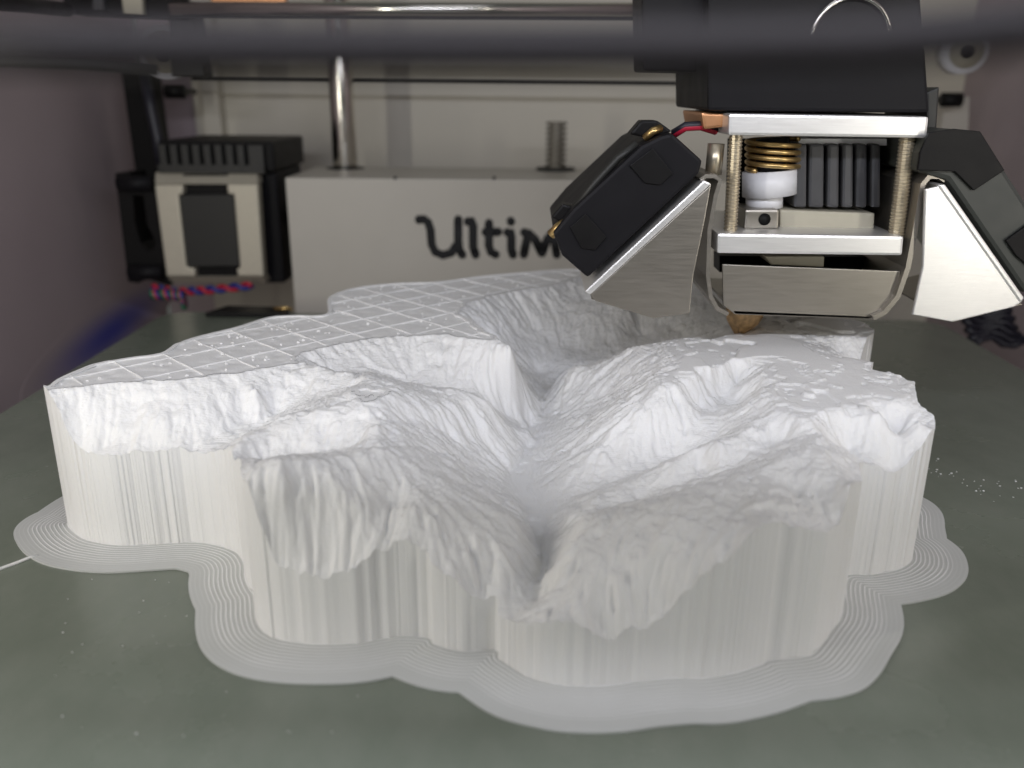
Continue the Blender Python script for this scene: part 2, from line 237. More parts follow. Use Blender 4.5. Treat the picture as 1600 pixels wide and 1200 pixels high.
f1 /= f1.std(); f2 /= f2.std(); f1 = .5 * f1 + .9 * (.8 - np.abs(f1)); f2 = .4 * f2 + 1.0 * (.8 - np.abs(f2))
steep = np.clip(SL - .22, 0, .95) * (.55 + .45 * np.clip(SD / .45, 0, 1))
def facets(x, y, s, seed, k=.9):
    x = x * s; y = y * s; xi = np.floor(x).astype(int); yi = np.floor(y).astype(int); r_ = np.random.default_rng(seed); T = r_.random((4, 128, 128)); best = np.full(x.shape, -9.0)
    for a in (-1, 0, 1):
        for b in (-1, 0, 1):
            ii = (xi + a) & 127; jj = (yi + b) & 127; dx_ = x - (xi + a + T[0, jj, ii]); dy_ = y - (yi + b + T[1, jj, ii])
            best = np.maximum(best, (T[2, jj, ii] - .5) * 1.6 * dx_ + (T[3, jj, ii] - .5) * 1.6 * dy_ - k * np.hypot(dx_, dy_))
    return best / s
fac = facets(X + wx * 3, Y + wy * 3, 1.7, 201) * .45 + facets(X + wx, Y + wy, 4.5, 203) * .42 + facets(X, Y, 10, 205) * .30
rid = .5 - np.abs(fbm(X + wx * 3, Y + wy * 3, 1.7, 5, 41, .6))       # ridged relief
plat = np.clip((Hb - 2.34) / .1, 0, 1) * (X > 1.2)                      # gentler on the right summit
Hd = Hb + (.050 * f1 + .034 * f2) * steep * (1 + .8 * np.clip((11.0 - Y) / .8, 0, 1)) * (1 - .5 * np.clip((-4.2 - X) / .6, 0, 1)) * (1 - .6 * np.clip((X - 4.8) / .6, 0, 1)) + ((rid - .38) * .07 + (fac + .28) * .34) * (1 - .75 * plat) + (.030 * fbm(X, Y, 6, 4, 61, .6)) * (1 - .6 * plat)
fade = np.clip((SD) / .25, 0, 1)
floor_ = np.exp(-((Hb - .9) / .12) ** 2) * (SL < .6)
Hd = Hd * (1 - .8 * floor_) + Hb * .8 * floor_
g = Hd - HT                                                             # > 0 above the layer being printed
left = X < 1.75 + .0 * Y
PL = (g > 0) & left & (SD > 0)
pn = fbm(X, Y, .9, 3, 71); rec = np.clip((pn - .06) / .02, 0, 1) * np.clip((Hd - HT + .05) / .03, 0, 1)
skin = HT - .012 - rec * (.05 + .05 * np.abs(fbm(X, Y, 5, 3, 72)))
Hr = np.where(left, Hd, np.minimum(Hd, skin))
Hq = np.round(Hr / .03) * .03; Hr = Hr + (Hq - Hr) * .72                # layer steps
Hr = np.minimum(Hr, HT)
# striations of the side wall
st_m = np.clip(fbm(X, Y, .7, 2, 51) * 3 + .5, .15, 1)
SDj = SD + (.036 * fbm(X, Y, 10, 1, 81, .8) + .020 * fbm(X, Y, 4, 2, 85)) * st_m

def clip_mesh(Fv, Z, want_walls=None):
    """triangulate the part of the grid where Fv > 0; returns verts, faces, boundary edges"""
    I = Fv > 0
    vid = -np.ones((NY, NX), int); cells = np.zeros((NY - 1, NX - 1), int)
    c = [I[:-1, :-1], I[:-1, 1:], I[1:, 1:], I[1:, :-1]]
    cells = c[0] * 1 + c[1] * 2 + c[2] * 4 + c[3] * 8
    vid[I] = np.arange(I.sum()); V = [np.stack([X[I], Y[I], Z[I]], 1)]; n = I.sum()
    hx = I[:, :-1] != I[:, 1:]; vx = I[:-1] != I[1:]
    hid = -np.ones(hx.shape, int); hid[hx] = n + np.arange(hx.sum()); n += hx.sum()
    t = np.clip(Fv[:, :-1][hx] / (Fv[:, :-1][hx] - Fv[:, 1:][hx]), .02, .98)
    V.append(np.stack([X[:, :-1][hx] + t * CELL, Y[:, :-1][hx], Z[:, :-1][hx] * (1 - t) + Z[:, 1:][hx] * t], 1))
    wid = -np.ones(vx.shape, int); wid[vx] = n + np.arange(vx.sum()); n += vx.sum()
    t = np.clip(Fv[:-1][vx] / (Fv[:-1][vx] - Fv[1:][vx]), .02, .98)
    V.append(np.stack([X[:-1][vx], Y[:-1][vx] + t * CELL, Z[:-1][vx] * (1 - t) + Z[1:][vx] * t], 1))
    V = np.concatenate(V)
    def corner(k, j, i): return vid[j + (k >= 2), i + (k in (1, 2))]
    def edge(k, j, i): return (hid[j, i], wid[j, i + 1], hid[j + 1, i], wid[j, i])[k]
    faces = []; bed = []
    for case in range(1, 16):
        j, i = np.nonzero(cells == case)
        if len(j) == 0: continue
        ins = [(case >> k) & 1 for k in range(4)]
        if case in (5, 10):
            for k in range(4):
                if ins[k]:
                    a = np.array([edge((k - 1) % 4, a_, b_) for a_, b_ in zip(j, i)]); b = np.array([edge(k, a_, b_) for a_, b_ in zip(j, i)])
                    cc = np.array([corner(k, a_, b_) for a_, b_ in zip(j, i)]); faces.append(np.stack([cc, b, a], 1)); bed.append(np.stack([b, a], 1))
            continue
        poly = []; be = []
        for k in range(4):
            if ins[k]: poly.append(corner(k, j, i) if not isinstance(k, int) else vid[j + (1 if k >= 2 else 0), i + (1 if k in (1, 2) else 0)])
            if ins[k] != ins[(k + 1) % 4]:
                e = (hid[j, i] if k == 0 else wid[j, np.minimum(i + 1, NX - 1)] if k == 1 else hid[j + 1, i] if k == 2 else wid[j, i]); poly.append(e)
                be.append((e, ins[k]))
        faces.append(np.stack(poly, 1))
        if len(be) == 2:
            a = [e for e, s_ in be if s_][0]; b = [e for e, s_ in be if not s_][0]; bed.append(np.stack([a, b], 1))
    return V, faces, (np.concatenate(bed) if bed else np.zeros((0, 2), int))
def np_mesh(name, V, faces, smooth=True):
    me = bpy.data.meshes.new(name); ls = []; starts = []; tot = []; s = 0
    for f in faces:
        k = f.shape[1]; ls.append(f.reshape(-1)); starts.append(s + np.arange(len(f)) * k); tot.append(np.full(len(f), k)); s += f.size
    ls = np.concatenate(ls); starts = np.concatenate(starts); used = np.zeros(len(V), bool); used[ls] = True
    remap = np.cumsum(used) - 1; V2 = V[used]
    me.vertices.add(len(V2)); me.vertices.foreach_set('co', V2.astype(np.float32).ravel())
    me.loops.add(len(ls)); me.loops.foreach_set('vertex_index', remap[ls].astype(np.int32))
    me.polygons.add(len(starts)); me.polygons.foreach_set('loop_start', starts.astype(np.int32))
    me.polygons.foreach_set('use_smooth', np.full(len(starts), smooth)); me.update(calc_edges=True); me.validate(); return me, used
def wall_faces(V, E, z0):
    n = len(V); V2 = V.copy(); V2[:, 2] = z0
    return np.concatenate([V, V2]), [np.stack([E[:, 0], E[:, 1], E[:, 1] + n, E[:, 0] + n], 1)]
model = empty('printed_terrain_model', (0, 15, 0), 'white half printed mountain valley model stuck to the glass bed under the print head', 'printed model')
# surface outside the plateau
gs = -g / (np.hypot(*np.gradient(Hd, CELL)) + .3)
F1 = np.minimum(SDj, np.where(left, gs, 1.0))
V, Fc, E = clip_mesh(F1, Hr)
me, _ = np_mesh('terrain_surface', V, Fc); own(link('terrain_surface', me, M['pla']), model)
V, Fc, E = clip_mesh(SDj, np.where(PL, HT, Hr))
Vw, Fw = wall_faces(V, E, .02)
me, uw = np_mesh('side_wall', Vw, Fw)
seg = np.hypot(*(np.roll(OUT, -1, 0) - OUT).T); cum = np.concatenate([[0], np.cumsum(seg)[:-1]]); arc = np.empty(len(V)); Bn = np.roll(OUT, -1, 0)
best = np.full(len(V), 1e9)
bidx = np.unique(E); qx_, qy_ = V[bidx, 0], V[bidx, 1]; ab = np.zeros(len(bidx)); bb = np.full(len(bidx), 1e9)
for (ax, ay), (bx_, by_), s_, c_ in zip(OUT, Bn, seg, cum):
    tt = np.clip(((qx_ - ax) * (bx_ - ax) + (qy_ - ay) * (by_ - ay)) / (s_ * s_ + 1e-12), 0, 1); d_ = np.hypot(qx_ - ax - tt * (bx_ - ax), qy_ - ay - tt * (by_ - ay))
    m_ = d_ < bb; bb[m_] = d_[m_]; ab[m_] = c_ + tt[m_] * s_
arc[:] = 0; arc[bidx] = ab; arc2 = np.concatenate([arc, arc])[uw]
at2 = me.attributes.new('arc', 'FLOAT', 'POINT'); at2.data.foreach_set('value', arc2.astype(np.float32))
nt = M['pla_wall'].node_tree; L = nt.links.new; b = nt.nodes['Principled BSDF']; prev = b.inputs['Normal'].links[0].from_socket
an = nt.nodes.new('ShaderNodeAttribute'); an.attribute_name = 'arc'
def n1(sc_, det):
    n = nt.nodes.new('ShaderNodeTexNoise'); n.noise_dimensions = '1D'; n.inputs['Scale'].default_value = sc_; n.inputs['Detail'].default_value = det; L(an.outputs['Fac'], n.inputs['W']); return n.outputs[0]
mm = nt.nodes.new('ShaderNodeMapRange'); mm.inputs[1].default_value = .4; mm.inputs[2].default_value = .62; mm.inputs[3].default_value = .25; mm.inputs[4].default_value = 1; L(n1(.8, 1), mm.inputs[0])
mu = nt.nodes.new('ShaderNodeMath'); mu.operation = 'MULTIPLY'; L(n1(15, 3), mu.inputs[0]); L(mm.outputs[0], mu.inputs[1])
bp = nt.nodes.new('ShaderNodeBump'); bp.inputs['Strength'].default_value = .8; bp.inputs['Distance'].default_value = .05; L(mu.outputs[0], bp.inputs['Height']); L(prev, bp.inputs['Normal']); L(bp.outputs[0], b.inputs['Normal'])
own(link('side_wall', me, M['pla_wall']), model)
# plateau: perimeter walls, infill and the closed floor under it
FP = np.minimum(SDj, np.where(left, -gs, -1.0))
V, Fc, E = clip_mesh(FP, np.full(X.shape, HT)); B = V[E[:, 0]][:, :2]
Dm = np.full(X.shape, -1.0); idx = np.nonzero(FP > 0); q = np.stack([X[idx], Y[idx]], 1); dmin = np.empty(len(q))
for a in range(0, len(q), 4000):
    dd = (q[a:a + 4000, None, 0] - B[None, :, 0]) ** 2 + (q[a:a + 4000, None, 1] - B[None, :, 1]) ** 2; dmin[a:a + 4000] = np.sqrt(dd.min(1))
Dm[idx] = dmin
RIM = .075
V, Fc, E = clip_mesh(np.minimum(FP, np.where(FP > 0, RIM - Dm, FP)), np.full(X.shape, HT))
me, _ = np_mesh('perimeter_top', V, Fc); own(link('perimeter_top', me, M['pla']), model)
DEP = .035
V, Fc, E = clip_mesh(Dm - RIM, np.full(X.shape, HT))
Vw, Fw = wall_faces(V, E, HT - DEP); me, _ = np_mesh('perimeter_inner_wall', Vw, Fw); own(link('perimeter_inner_wall', me, M['pla']), model)
V[:, 2] = HT - DEP + .02 * vnoise(V[:, 0] * 6, V[:, 1] * 6, 5); me, _ = np_mesh('infill_floor', V, Fc); own(link('infill_floor', me, M['pla']), model)
for sx, offs in ((1, np.arange(5.02 - .82 * 3, 18.5, .82)), (-1, np.arange(-20.5, -7, .82))):
    n2 = np.array([1, sx]) / 2 ** .5; d2 = np.array([-sx, 1]) / 2 ** .5
    for o_ in offs:
        t = np.arange(-30, 30, .02); px = n2[0] * o_ + d2[0] * t; py = n2[1] * o_ + d2[1] * t
        okm = (px > gx[0]) & (px < gx[-1] - CELL) & (py > gy[0]) & (py < gy[-1] - CELL)
        dm = np.where(okm, bil(Dm, px, py, gx[0], gy[0], CELL), -1) > RIM * .6
        ed = np.flatnonzero(np.diff(np.concatenate([[0], dm.astype(int), [0]])))
        for a, b in zip(ed[::2], ed[1::2]):
            if b - a < 10: continue
            mb = MB(); w = n2 * .009
            n_ = max(2, int((b - a) * .02 / .25)); ts = np.linspace(t[a], t[b - 1], n_ + 1); P0 = []
            for tt in ts:
                c_ = n2 * o_ + d2 * tt + n2 * random.uniform(-.006, .006); P0.append(c_)
            top_z = HT - .012
            vs = [[mb.bm.verts.new((*(c_ + w * s_), z_ + (random.uniform(-.008, .006) if z_ > 2 else 0))) for s_, z_ in ((-1, HT - DEP), (-1, top_z), (1, top_z), (1, HT - DEP))] for c_ in P0]
            for u, v in zip(vs[:-1], vs[1:]):
                for k in range(3): mb.bm.faces.new((u[k], u[k + 1], v[k + 1], v[k]))
            mb.build('infill_wall', M['pla'], model)
bl = MB(); pi = np.argwhere(Dm > .15)
for k in range(230):
    j_, i_ = pi[random.randrange(len(pi))]; x = X[j_, i_]; y = Y[j_, i_]; u1 = (x + y) / 2 ** .5
    cl = random.random() < .75
    if cl: x += .28 * math.sin(k * 12.9); 
    if bil(Dm, np.array([x]), np.array([y]), gx[0], gy[0], CELL)[0] < .1: continue
    r_ = random.uniform(.008, .026); mm = bmesh.ops.create_icosphere(bl.bm, subdivisions=1, radius=r_)
    for v in mm['verts']: v.co = Vector((v.co.x * random.uniform(.5, 2.2), v.co.y * random.uniform(.5, 1.2), v.co.z * random.uniform(.4, 1.6))) + Vector((x, y, HT - DEP + r_ * .3))
tag(bl.build('oozed_blobs', M['pla'], model), kind='stuff')
# brim: a thin sheet of concentric lines round the foot
BW = .80
mod_sd = SD + .012 * fbm(X, Y, 1.5, 2, 133)
wob = SD + .010 * fbm(X, Y, 2.5, 3, 140)
V, Fc, E = clip_mesh(np.minimum(BW + mod_sd, .03 - SD), np.full(X.shape, .032))
Vw, Fw = wall_faces(V, E, .004)
attr = bil(wob, Vw[:, 0], Vw[:, 1], gx[0], gy[0], CELL)
me, used = np_mesh('brim', Vw, Fc + Fw, False)
at_ = me.attributes.new('ring', 'FLOAT', 'POINT'); at_.data.foreach_set('value', (-attr[used]).astype(np.float32))
mb_ = bpy.data.materials.new('thin_filament_sheet'); mb_.use_nodes = True; nt = mb_.node_tree; b = nt.nodes['Principled BSDF']; L = nt.links.new
an = nt.nodes.new('ShaderNodeAttribute'); an.attribute_name = 'ring'
def mth(op, a, b_=None):
    n = nt.nodes.new('ShaderNodeMath'); n.operation = op
    if hasattr(a, 'links'): L(a, n.inputs[0])
    else: n.inputs[0].default_value = a
    if b_ is not None:
        if hasattr(b_, 'links'): L(b_, n.inputs[1])
        else: n.inputs[1].default_value = b_
    return n.outputs[0]
ph = mth('MULTIPLY', an.outputs['Fac'], 2 * math.pi / .064); sn = mth('COSINE', ph); pk = mth('POWER', mth('ADD', mth('MULTIPLY', sn, .5), .5), 3.5)
edge_ = nt.nodes.new('ShaderNodeMapRange'); edge_.inputs[1].default_value = .50; edge_.inputs[2].default_value = .62; edge_.inputs[3].default_value = 1; edge_.inputs[4].default_value = .12
L(an.outputs['Fac'], edge_.inputs[0]); pk = mth('MULTIPLY', pk, edge_.outputs[0])
ns = nt.nodes.new('ShaderNodeTexNoise'); ns.inputs['Scale'].default_value = 1.3; gm = nt.nodes.new('ShaderNodeNewGeometry'); L(gm.outputs['Position'], ns.inputs['Vector'])
pk = mth('MULTIPLY', pk, mth('ADD', mth('MULTIPLY', ns.outputs[0], 1.0), .35))
mx = nt.nodes.new('ShaderNodeMix'); mx.data_type = 'RGBA'; mx.inputs[6].default_value = (.55, .56, .545, 1); mx.inputs[7].default_value = (.96, .96, .96, 1); L(pk, mx.inputs[0]); L(mx.outputs[2], b.inputs['Base Color'])
b.inputs['Roughness'].default_value = .38; bp = nt.nodes.new('ShaderNodeBump'); bp.inputs['Strength'].default_value = .8; bp.inputs['Distance'].default_value = .012; L(pk, bp.inputs['Height']); L(bp.outputs[0], b.inputs['Normal'])
own(link('brim', me, mb_), model)

# ------------------------------------------------------------ heated bed
def bed_material():
    m = mat('hazy_green_glass', (.165, .19, .15), .25, noise=(.35, .12)); nt = m.node_tree; L = nt.links.new; b = nt.nodes['Principled BSDF']
    b.inputs['Specular IOR Level'].default_value = .45
    g = nt.nodes.new('ShaderNodeNewGeometry'); mp = nt.nodes.new('ShaderNodeMapping'); mp.inputs['Scale'].default_value = (1.2, .7, 1); mp.inputs['Rotation'].default_value = (0, 0, .5); L(g.outputs['Position'], mp.inputs[0])
    n = nt.nodes.new('ShaderNodeTexNoise'); n.inputs['Scale'].default_value = 1.4; n.inputs['Detail'].default_value = 9; n.inputs['Roughness'].default_value = .7; L(mp.outputs[0], n.inputs['Vector'])
    v = nt.nodes.new('ShaderNodeTexNoise'); v.inputs['Scale'].default_value = 42; v.inputs['Detail'].default_value = 3; L(g.outputs['Position'], v.inputs['Vector'])
    cr = nt.nodes.new('ShaderNodeMapRange'); cr.inputs[1].default_value = .35; cr.inputs[2].default_value = .7; cr.inputs[3].default_value = 0; cr.inputs[4].default_value = .28; L(n.outputs[0], cr.inputs[0])
    c2 = nt.nodes.new('ShaderNodeMapRange'); c2.inputs[1].default_value = .68; c2.inputs[2].default_value = .76; c2.inputs[3].default_value = 0; c2.inputs[4].default_value = .5; L(v.outputs[0], c2.inputs[0])
    ad = nt.nodes.new('ShaderNodeMath'); ad.operation = 'ADD'; L(cr.outputs[0], ad.inputs[0]); L(c2.outputs[0], ad.inputs[1])
    old = b.inputs['Base Color'].links[0].from_socket; mx = nt.nodes.new('ShaderNodeMix'); mx.data_type = 'RGBA'; L(ad.outputs[0], mx.inputs[0]); L(old, mx.inputs[6]); mx.inputs[7].default_value = (.27, .28, .24, 1); L(mx.outputs[2], b.inputs['Base Color'])
    return m
bed = empty('heated_bed', (.65, 15, -.6), 'dark green glass build plate with rounded corners under the white model', 'build plate')
def rounded(x0, x1, y0, y1, r, z):
    pts = []
    for cx, cy, a0 in ((x1 - r, y0 + r, -90), (x1 - r, y1 - r, 0), (x0 + r, y1 - r, 90), (x0 + r, y0 + r, 180)):
        for k in range(7): a = R(a0 + 15 * k); pts.append((cx + r * math.cos(a), cy + r * math.sin(a), z))
    return pts
MB().hull(rounded(-11.9, 13.2, 5.0, 27.7, .9, -.4), (0, 0, .4)).build('glass_plate', bed_material(), bed, bevel=.03)
MB().hull(rounded(-11.9, 13.2, 4.6, 28.3, 1.2, -.75), (0, 0, .34)).build('aluminium_plate', M['charcoal'], bed, bevel=.03)
cb = MB().hull([(-10.4, 27.0, .0), (-7.7, 27.0, .0), (-7.9, 27.9, .0), (-10.0, 28.0, .0)], (0, 0, .16)); cb.build('glass_clip', M['black'], bed, bevel=.04)
MB().tube([(-8.3, 27.5, .18), (-7.9, 27.55, .2), (-7.75, 27.6, .12)], .06, 8).build('clip_terminal', M['brass'], bed, True)

# ------------------------------------------------------------ platform bracket with its lettering
YP = 30.0
pb = empty('platform_bracket', (.65, YP, 0), 'folded cream sheet metal bracket behind the bed with black lettering', 'bracket')
MB().hull([(-8.32, YP, -3), (9.7, YP, -3), (9.7, YP, 4.12), (-8.32, YP, 4.12)], (0, .15, 0)).build('front_sheet', M['white_plate'], pb, bevel=.05)
MB().hull([(-8.32, YP + .152, 3.97), (9.7, YP + .152, 3.97), (9.7, YP + 4.6, 3.97), (-8.32, YP + 4.6, 3.97)], (0, 0, .14)).build('top_sheet', M['white_plate'], pb)
for x in (-8.32, 9.56): MB().box((x, YP + .155, -3), (x + .14, YP + 4.6, 3.965)).build('side_flange', M['white_plate'], pb)
def lt(zx, zy): return at(480 + zx / 2.5, zy / 2.5, YP)
strokes = {'letter_u': [[(437, 858), (455, 856), (472, 868), (482, 900), (486, 955), (500, 985), (530, 997), (562, 988), (582, 960)], [(590, 858), (590, 940), (594, 975), (606, 995)]],
    'letter_l': [[(628, 866), (642, 862), (648, 880), (648, 965), (658, 995)]],
    't': [[(710, 872), (710, 960), (718, 985), (736, 994)], [(697, 906), (746, 906)]],
    'i': [[(782, 908), (795, 906), (797, 925), (797, 975), (804, 995)], [(795, 864), (796, 866)]],
    'm': [[(848, 908), (864, 910), (856, 945), (846, 994)], [(864, 912), (890, 935), (916, 988)], [(918, 988), (938, 935), (958, 912)], [(958, 912), (968, 950), (975, 994)]],
    'a': [[(1075, 925), (1045, 915), (1020, 940), (1022, 980), (1045, 997), (1070, 980)], [(1082, 915), (1082, 996)]],
    'k': [[(1125, 860), (1125, 996)], [(1170, 912), (1130, 952), (1175, 996)]],
    'e': [[(1205, 955), (1262, 950), (1250, 918), (1222, 915), (1205, 945), (1212, 985), (1240, 997), (1262, 985)]],
    'r': [[(1300, 912), (1305, 996)], [(1306, 940), (1325, 915), (1352, 918)]]}
for k, ss in strokes.items():
    mb = MB()
    for s_ in ss: mb.tube([lt(*p) for p in s_], .155, 10, flat=.12)
    for s_ in ss:
        for p in (s_[0], s_[-1]):
            c = lt(*p); mm = bmesh.ops.create_uvsphere(mb.bm, u_segments=10, v_segments=6, radius=.157)
            for v in mm['verts']: v.co = Vector((v.co.x, v.co.y * .13, v.co.z)) + c
    mb.build(k if k.startswith('letter') else 'letter_' + k, M['letter'], pb, True)
for p in ((518, 345), (905, 1045)):
    c = at(480 + (p[0] - 175) / 2.5, 278, YP); MB().tube([c + Vector((0, -.03, 0)), c + Vector((0, .05, 0))], .06, 10).build('rivet', M['charcoal'], pb)

# ------------------------------------------------------------ guide rod and lead screw
YR = 34.0
a = at(540, 265, YR); rod = empty('guide_rod', (a.x, YR, 4), 'polished vertical guide rod rising from the cream bracket left of the lettering', 'rod')
MB().tube([(a.x, YR, -8), (a.x, YR, 22)], .46, 28).build('shaft', M['chrome'], rod, True)
MB().tube([(a.x, YR, 3.9), (a.x, YR, 4.14)], .72, 28).build('bearing_collar', M['black'], rod, True)
s0 = at(868, 268, YR); s1 = at(868, 190, YR)
ls = empty('lead_screw', (s0.x, YR, 4), 'short threaded lead screw end standing above the bracket behind the lettering', 'screw')
mb = MB(); n = 62; pts = []; 
zz = np.linspace(3.0, s1.z, 240)
rr = [.40 - (.14 if (i % 16) < 7 else 0) for i in range(240)]; rr[-1] = .28
mb.tube([(s0.x, YR, z) for z in zz], rr, 20).build('threaded_shaft', M['screw'], ls)
MB().tube([(s0.x, YR, 3.9), (s0.x, YR, 4.2)], .75, 20).build('nut_flange', M['charcoal'], ls, True)
a2 = at(535, 15, YR)

# ------------------------------------------------------------ stepper motor
YM = 31.0
def pm(zx, zy, Y=YM): return at(160 + zx / 3.75, 180 + zy / 3.75, Y)
mo = empty('stepper_motor', tuple(pm(640, 950)), 'square stepper motor with cast silver faces under a black vented cap at the left', 'motor')
D = Vector((0, 3.6, 0))
MB().hull([pm(305, 408), pm(470, 408), pm(470, 465), pm(445, 468), pm(492, 890), pm(540, 900), pm(543, 945), pm(376, 945)], (0, .5, 0)).build('left_face', M['alu_dull'], mo, bevel=.06)
MB().hull([pm(728, 406), pm(908, 406), pm(944, 945), pm(795, 945), pm(785, 905), pm(806, 890), pm(770, 465), pm(735, 462)], (0, .5, 0)).build('right_face', M['alu_dull'], mo, bevel=.06)
MB().hull([pm(449, 470, YM + .1), pm(768, 466, YM + .1), pm(803, 886, YM + .1), pm(495, 890, YM + .1)], (0, .5, 0)).build('label_panel', M['charcoal'], mo, bevel=.04)
MB().hull([pm(474, 345, YM + .35), pm(735, 345, YM + .35), pm(728, 462, YM + .35), pm(470, 466, YM + .35)], (0, .5, 0)).build('upper_recess', M['black'], mo)
MB().hull([pm(540, 892, YM + .3), pm(795, 890, YM + .3), pm(790, 962, YM + .3), pm(552, 962, YM + .3)], (0, .5, 0)).build('lower_recess', M['black'], mo)
MB().hull([pm(311, 335, YM + .5), pm(906, 335, YM + .5), pm(909, 404, YM + .02), pm(306, 404, YM + .02)], (0, .6, 0)).build('upper_bevel', M['alu_dull'], mo, bevel=.03)
MB().hull([pm(380, 948, YM + .1), pm(945, 948, YM + .1), pm(960, 980, YM + .5), pm(400, 985, YM + .5)], (0, .6, 0)).build('lower_bevel', M['alu_dull'], mo, bevel=.03)
# body block behind the faces
bx0 = pm(300, 335).x; bx1 = pm(925, 500).x
zt = pm(600, 330, YM + .9).z; zb = pm(600, 985, YM + .9).z
MB().box((bx0 + .1, YM + 1.02, zb), (bx1 + .35, YM + 4.6, zt)).build('motor_body', M['black_soft'], mo, bevel=.12)
MB().box((bx1 + .42, YM + 2.0, (zt + zb) / 2 + .1), (bx1 + .55, YM + 2.4, (zt + zb) / 2 + .6)).build('side_screw', M['black'], mo)
# vented cap
zc = pm(600, 160, YM).z; cap_y = YM + .35
x0 = pm(285, 160).x; x1 = pm(918, 160).x
MB().box((x0, cap_y + .25, zt + .02), (x1 + .3, YM + 4.9, zc + .02)).build('cap_body', M['black'], mo, bevel=.1)
for k in range(9):
    xa = x0 + (x1 - x0) * (.02 + k * .105); MB().hull([(xa, cap_y, zt + .05), (xa + (x1 - x0) * (.065 if k < 8 else .14), cap_y, zt + .05), (xa + (x1 - x0) * (.065 if k < 8 else .14), cap_y, zc - .1), (xa, cap_y, zc - .1)], (0, .23, 0)).build('vent_rib', M['charcoal'], mo, bevel=.03)
MB().box((x0, cap_y - .02, zt + .0), (x1, cap_y + .24, zt + .28)).build('cap_lip', M['charcoal'], mo)

# slotted black holder left of the motor
mh = empty('motor_holder', tuple(pm(150, 970)), 'black slotted holder arm between the silver motor and the left wall', 'holder')
YH = YM + .2
o_ = [pm(75, 340, YH), pm(160, 335, YH), pm(165, 372, YH), pm(300, 375, YH), pm(395, 1000, YH), pm(265, 960, YH), pm(210, 985, YH), pm(150, 975, YH)]
h_ = [pm(178, 470, YH), pm(240, 470, YH), pm(262, 640, YH), pm(308, 730, YH), pm(308, 775, YH), pm(270, 795, YH), pm(225, 750, YH), pm(190, 630, YH)]
bm = bmesh.new(); va = [bm.verts.new(p) for p in o_]; vh = [bm.verts.new(p) for p in h_]
pair = [(0, 0), (1, 0), (2, 1), (3, 1), (4, 4), (5, 5), (6, 6), (7, 6)]
ring_o = [0, 1, 2, 3, 4, 5, 6, 7]; quads = [(va[0], va[1], vh[1], vh[0]), (va[1], va[2], va[3], vh[1]), (vh[1], va[3], vh[2]), (vh[2], va[3], vh[3]), (vh[3], va[3], va[4], vh[4]), (vh[4], va[4], vh[5]), (vh[5], va[4], va[5]), (vh[5], va[5], va[6], vh[6]), (vh[6], va[6], va[7]), (vh[6], va[7], vh[7]), (vh[7], va[7], va[0], vh[0])]
for q_ in quads: bm.faces.new(q_)
ex = bmesh.ops.extrude_face_region(bm, geom=list(bm.faces)); bmesh.ops.translate(bm, verts=[v for v in ex['geom'] if isinstance(v, bmesh.types.BMVert)], vec=(0, 1.2, 0))
mb = MB(); mb.bm.free(); mb.bm = bm; mb.build('holder_arm', M['black'], mh)
MB().tube([pm(225, 560, YH + 1.6), pm(262, 720, YH + 1.6)], .3, 14).build('tension_pin', M['chrome'], mh, True)
for a_, b_ in (((95, 400), (290, 400)), ((160, 920), (350, 920))): MB().tube([pm(*a_, YH - .15), pm(*b_, YH - .15)], .28, 12).build('spacer_tube', M['black_soft'], mh, True)
# black vertical strip and its cable at the rear left corner
vs_ = empty('corner_strip', tuple(at(230, 300, 36)), 'tall black strip in the rear left corner above the motor', 'trim strip')
MB().hull([at(188, 100, 36), at(236, 100, 36), at(262, 300, 36), at(216, 300, 36)], (0, .8, 0)).build('strip', M['black'], vs_)
MB().tube([at(226, 115, 35.4), at(236, 170, 35.4), at(246, 215, 35.2), at(252, 260, 35.2)], .22, 10).build('cable', M['blackw'], vs_, True)
wk = tag(MB().box((-14.2, 39.2, 1), (-13.5, 39.95, 14)).build('rear_edge_trim', M['white_sheet']), 'pale vertical edge strip on the back wall above the vented motor cap', 'trim strip')

# wires under the motor
def twisted(name, pts, label, cols, r=.09, amp=.1, tw=5.0):
    root = empty(name, tuple(pts[0]), label, 'wires')
    n = 70; P = [Vector(p) for p in pts]
    for ci, c in enumerate(cols):
        q = []
        for i in range(n):
            t = i / (n - 1) * (len(P) - 1); k = min(int(t), len(P) - 2); b_ = P[k].lerp(P[k + 1], t - k); ph = i * tw / 10 + ci * 2 * math.pi / len(cols)
            q.append(b_ + Vector((0, amp * math.cos(ph), amp * math.sin(ph))))
        MB().tube(q, r, 8).build(c + '_strand', M['red'] if c == 'red' else M['blue'] if c == 'blue' else M['greenw'] if c == 'green' else M['blackw'], root, True)
twisted('motor_wires', [pm(290, 1010, 30.6), pm(430, 1035, 30.6), pm(620, 1025, 30.6), pm(880, 998, 30.6)], 'red and blue twisted wires running just below the stepper motor', ('red', 'blue'), .085, .09)
twisted('hanging_wires', [pm(290, 1050, 30.2), pm(400, 1050, 30.2), pm(470, 1060, 30.2), pm(480, 1110, 30.2)], 'red, green and black wires drooping behind the left rear bed corner', ('red', 'green', 'black', 'blue'), .09, .12)

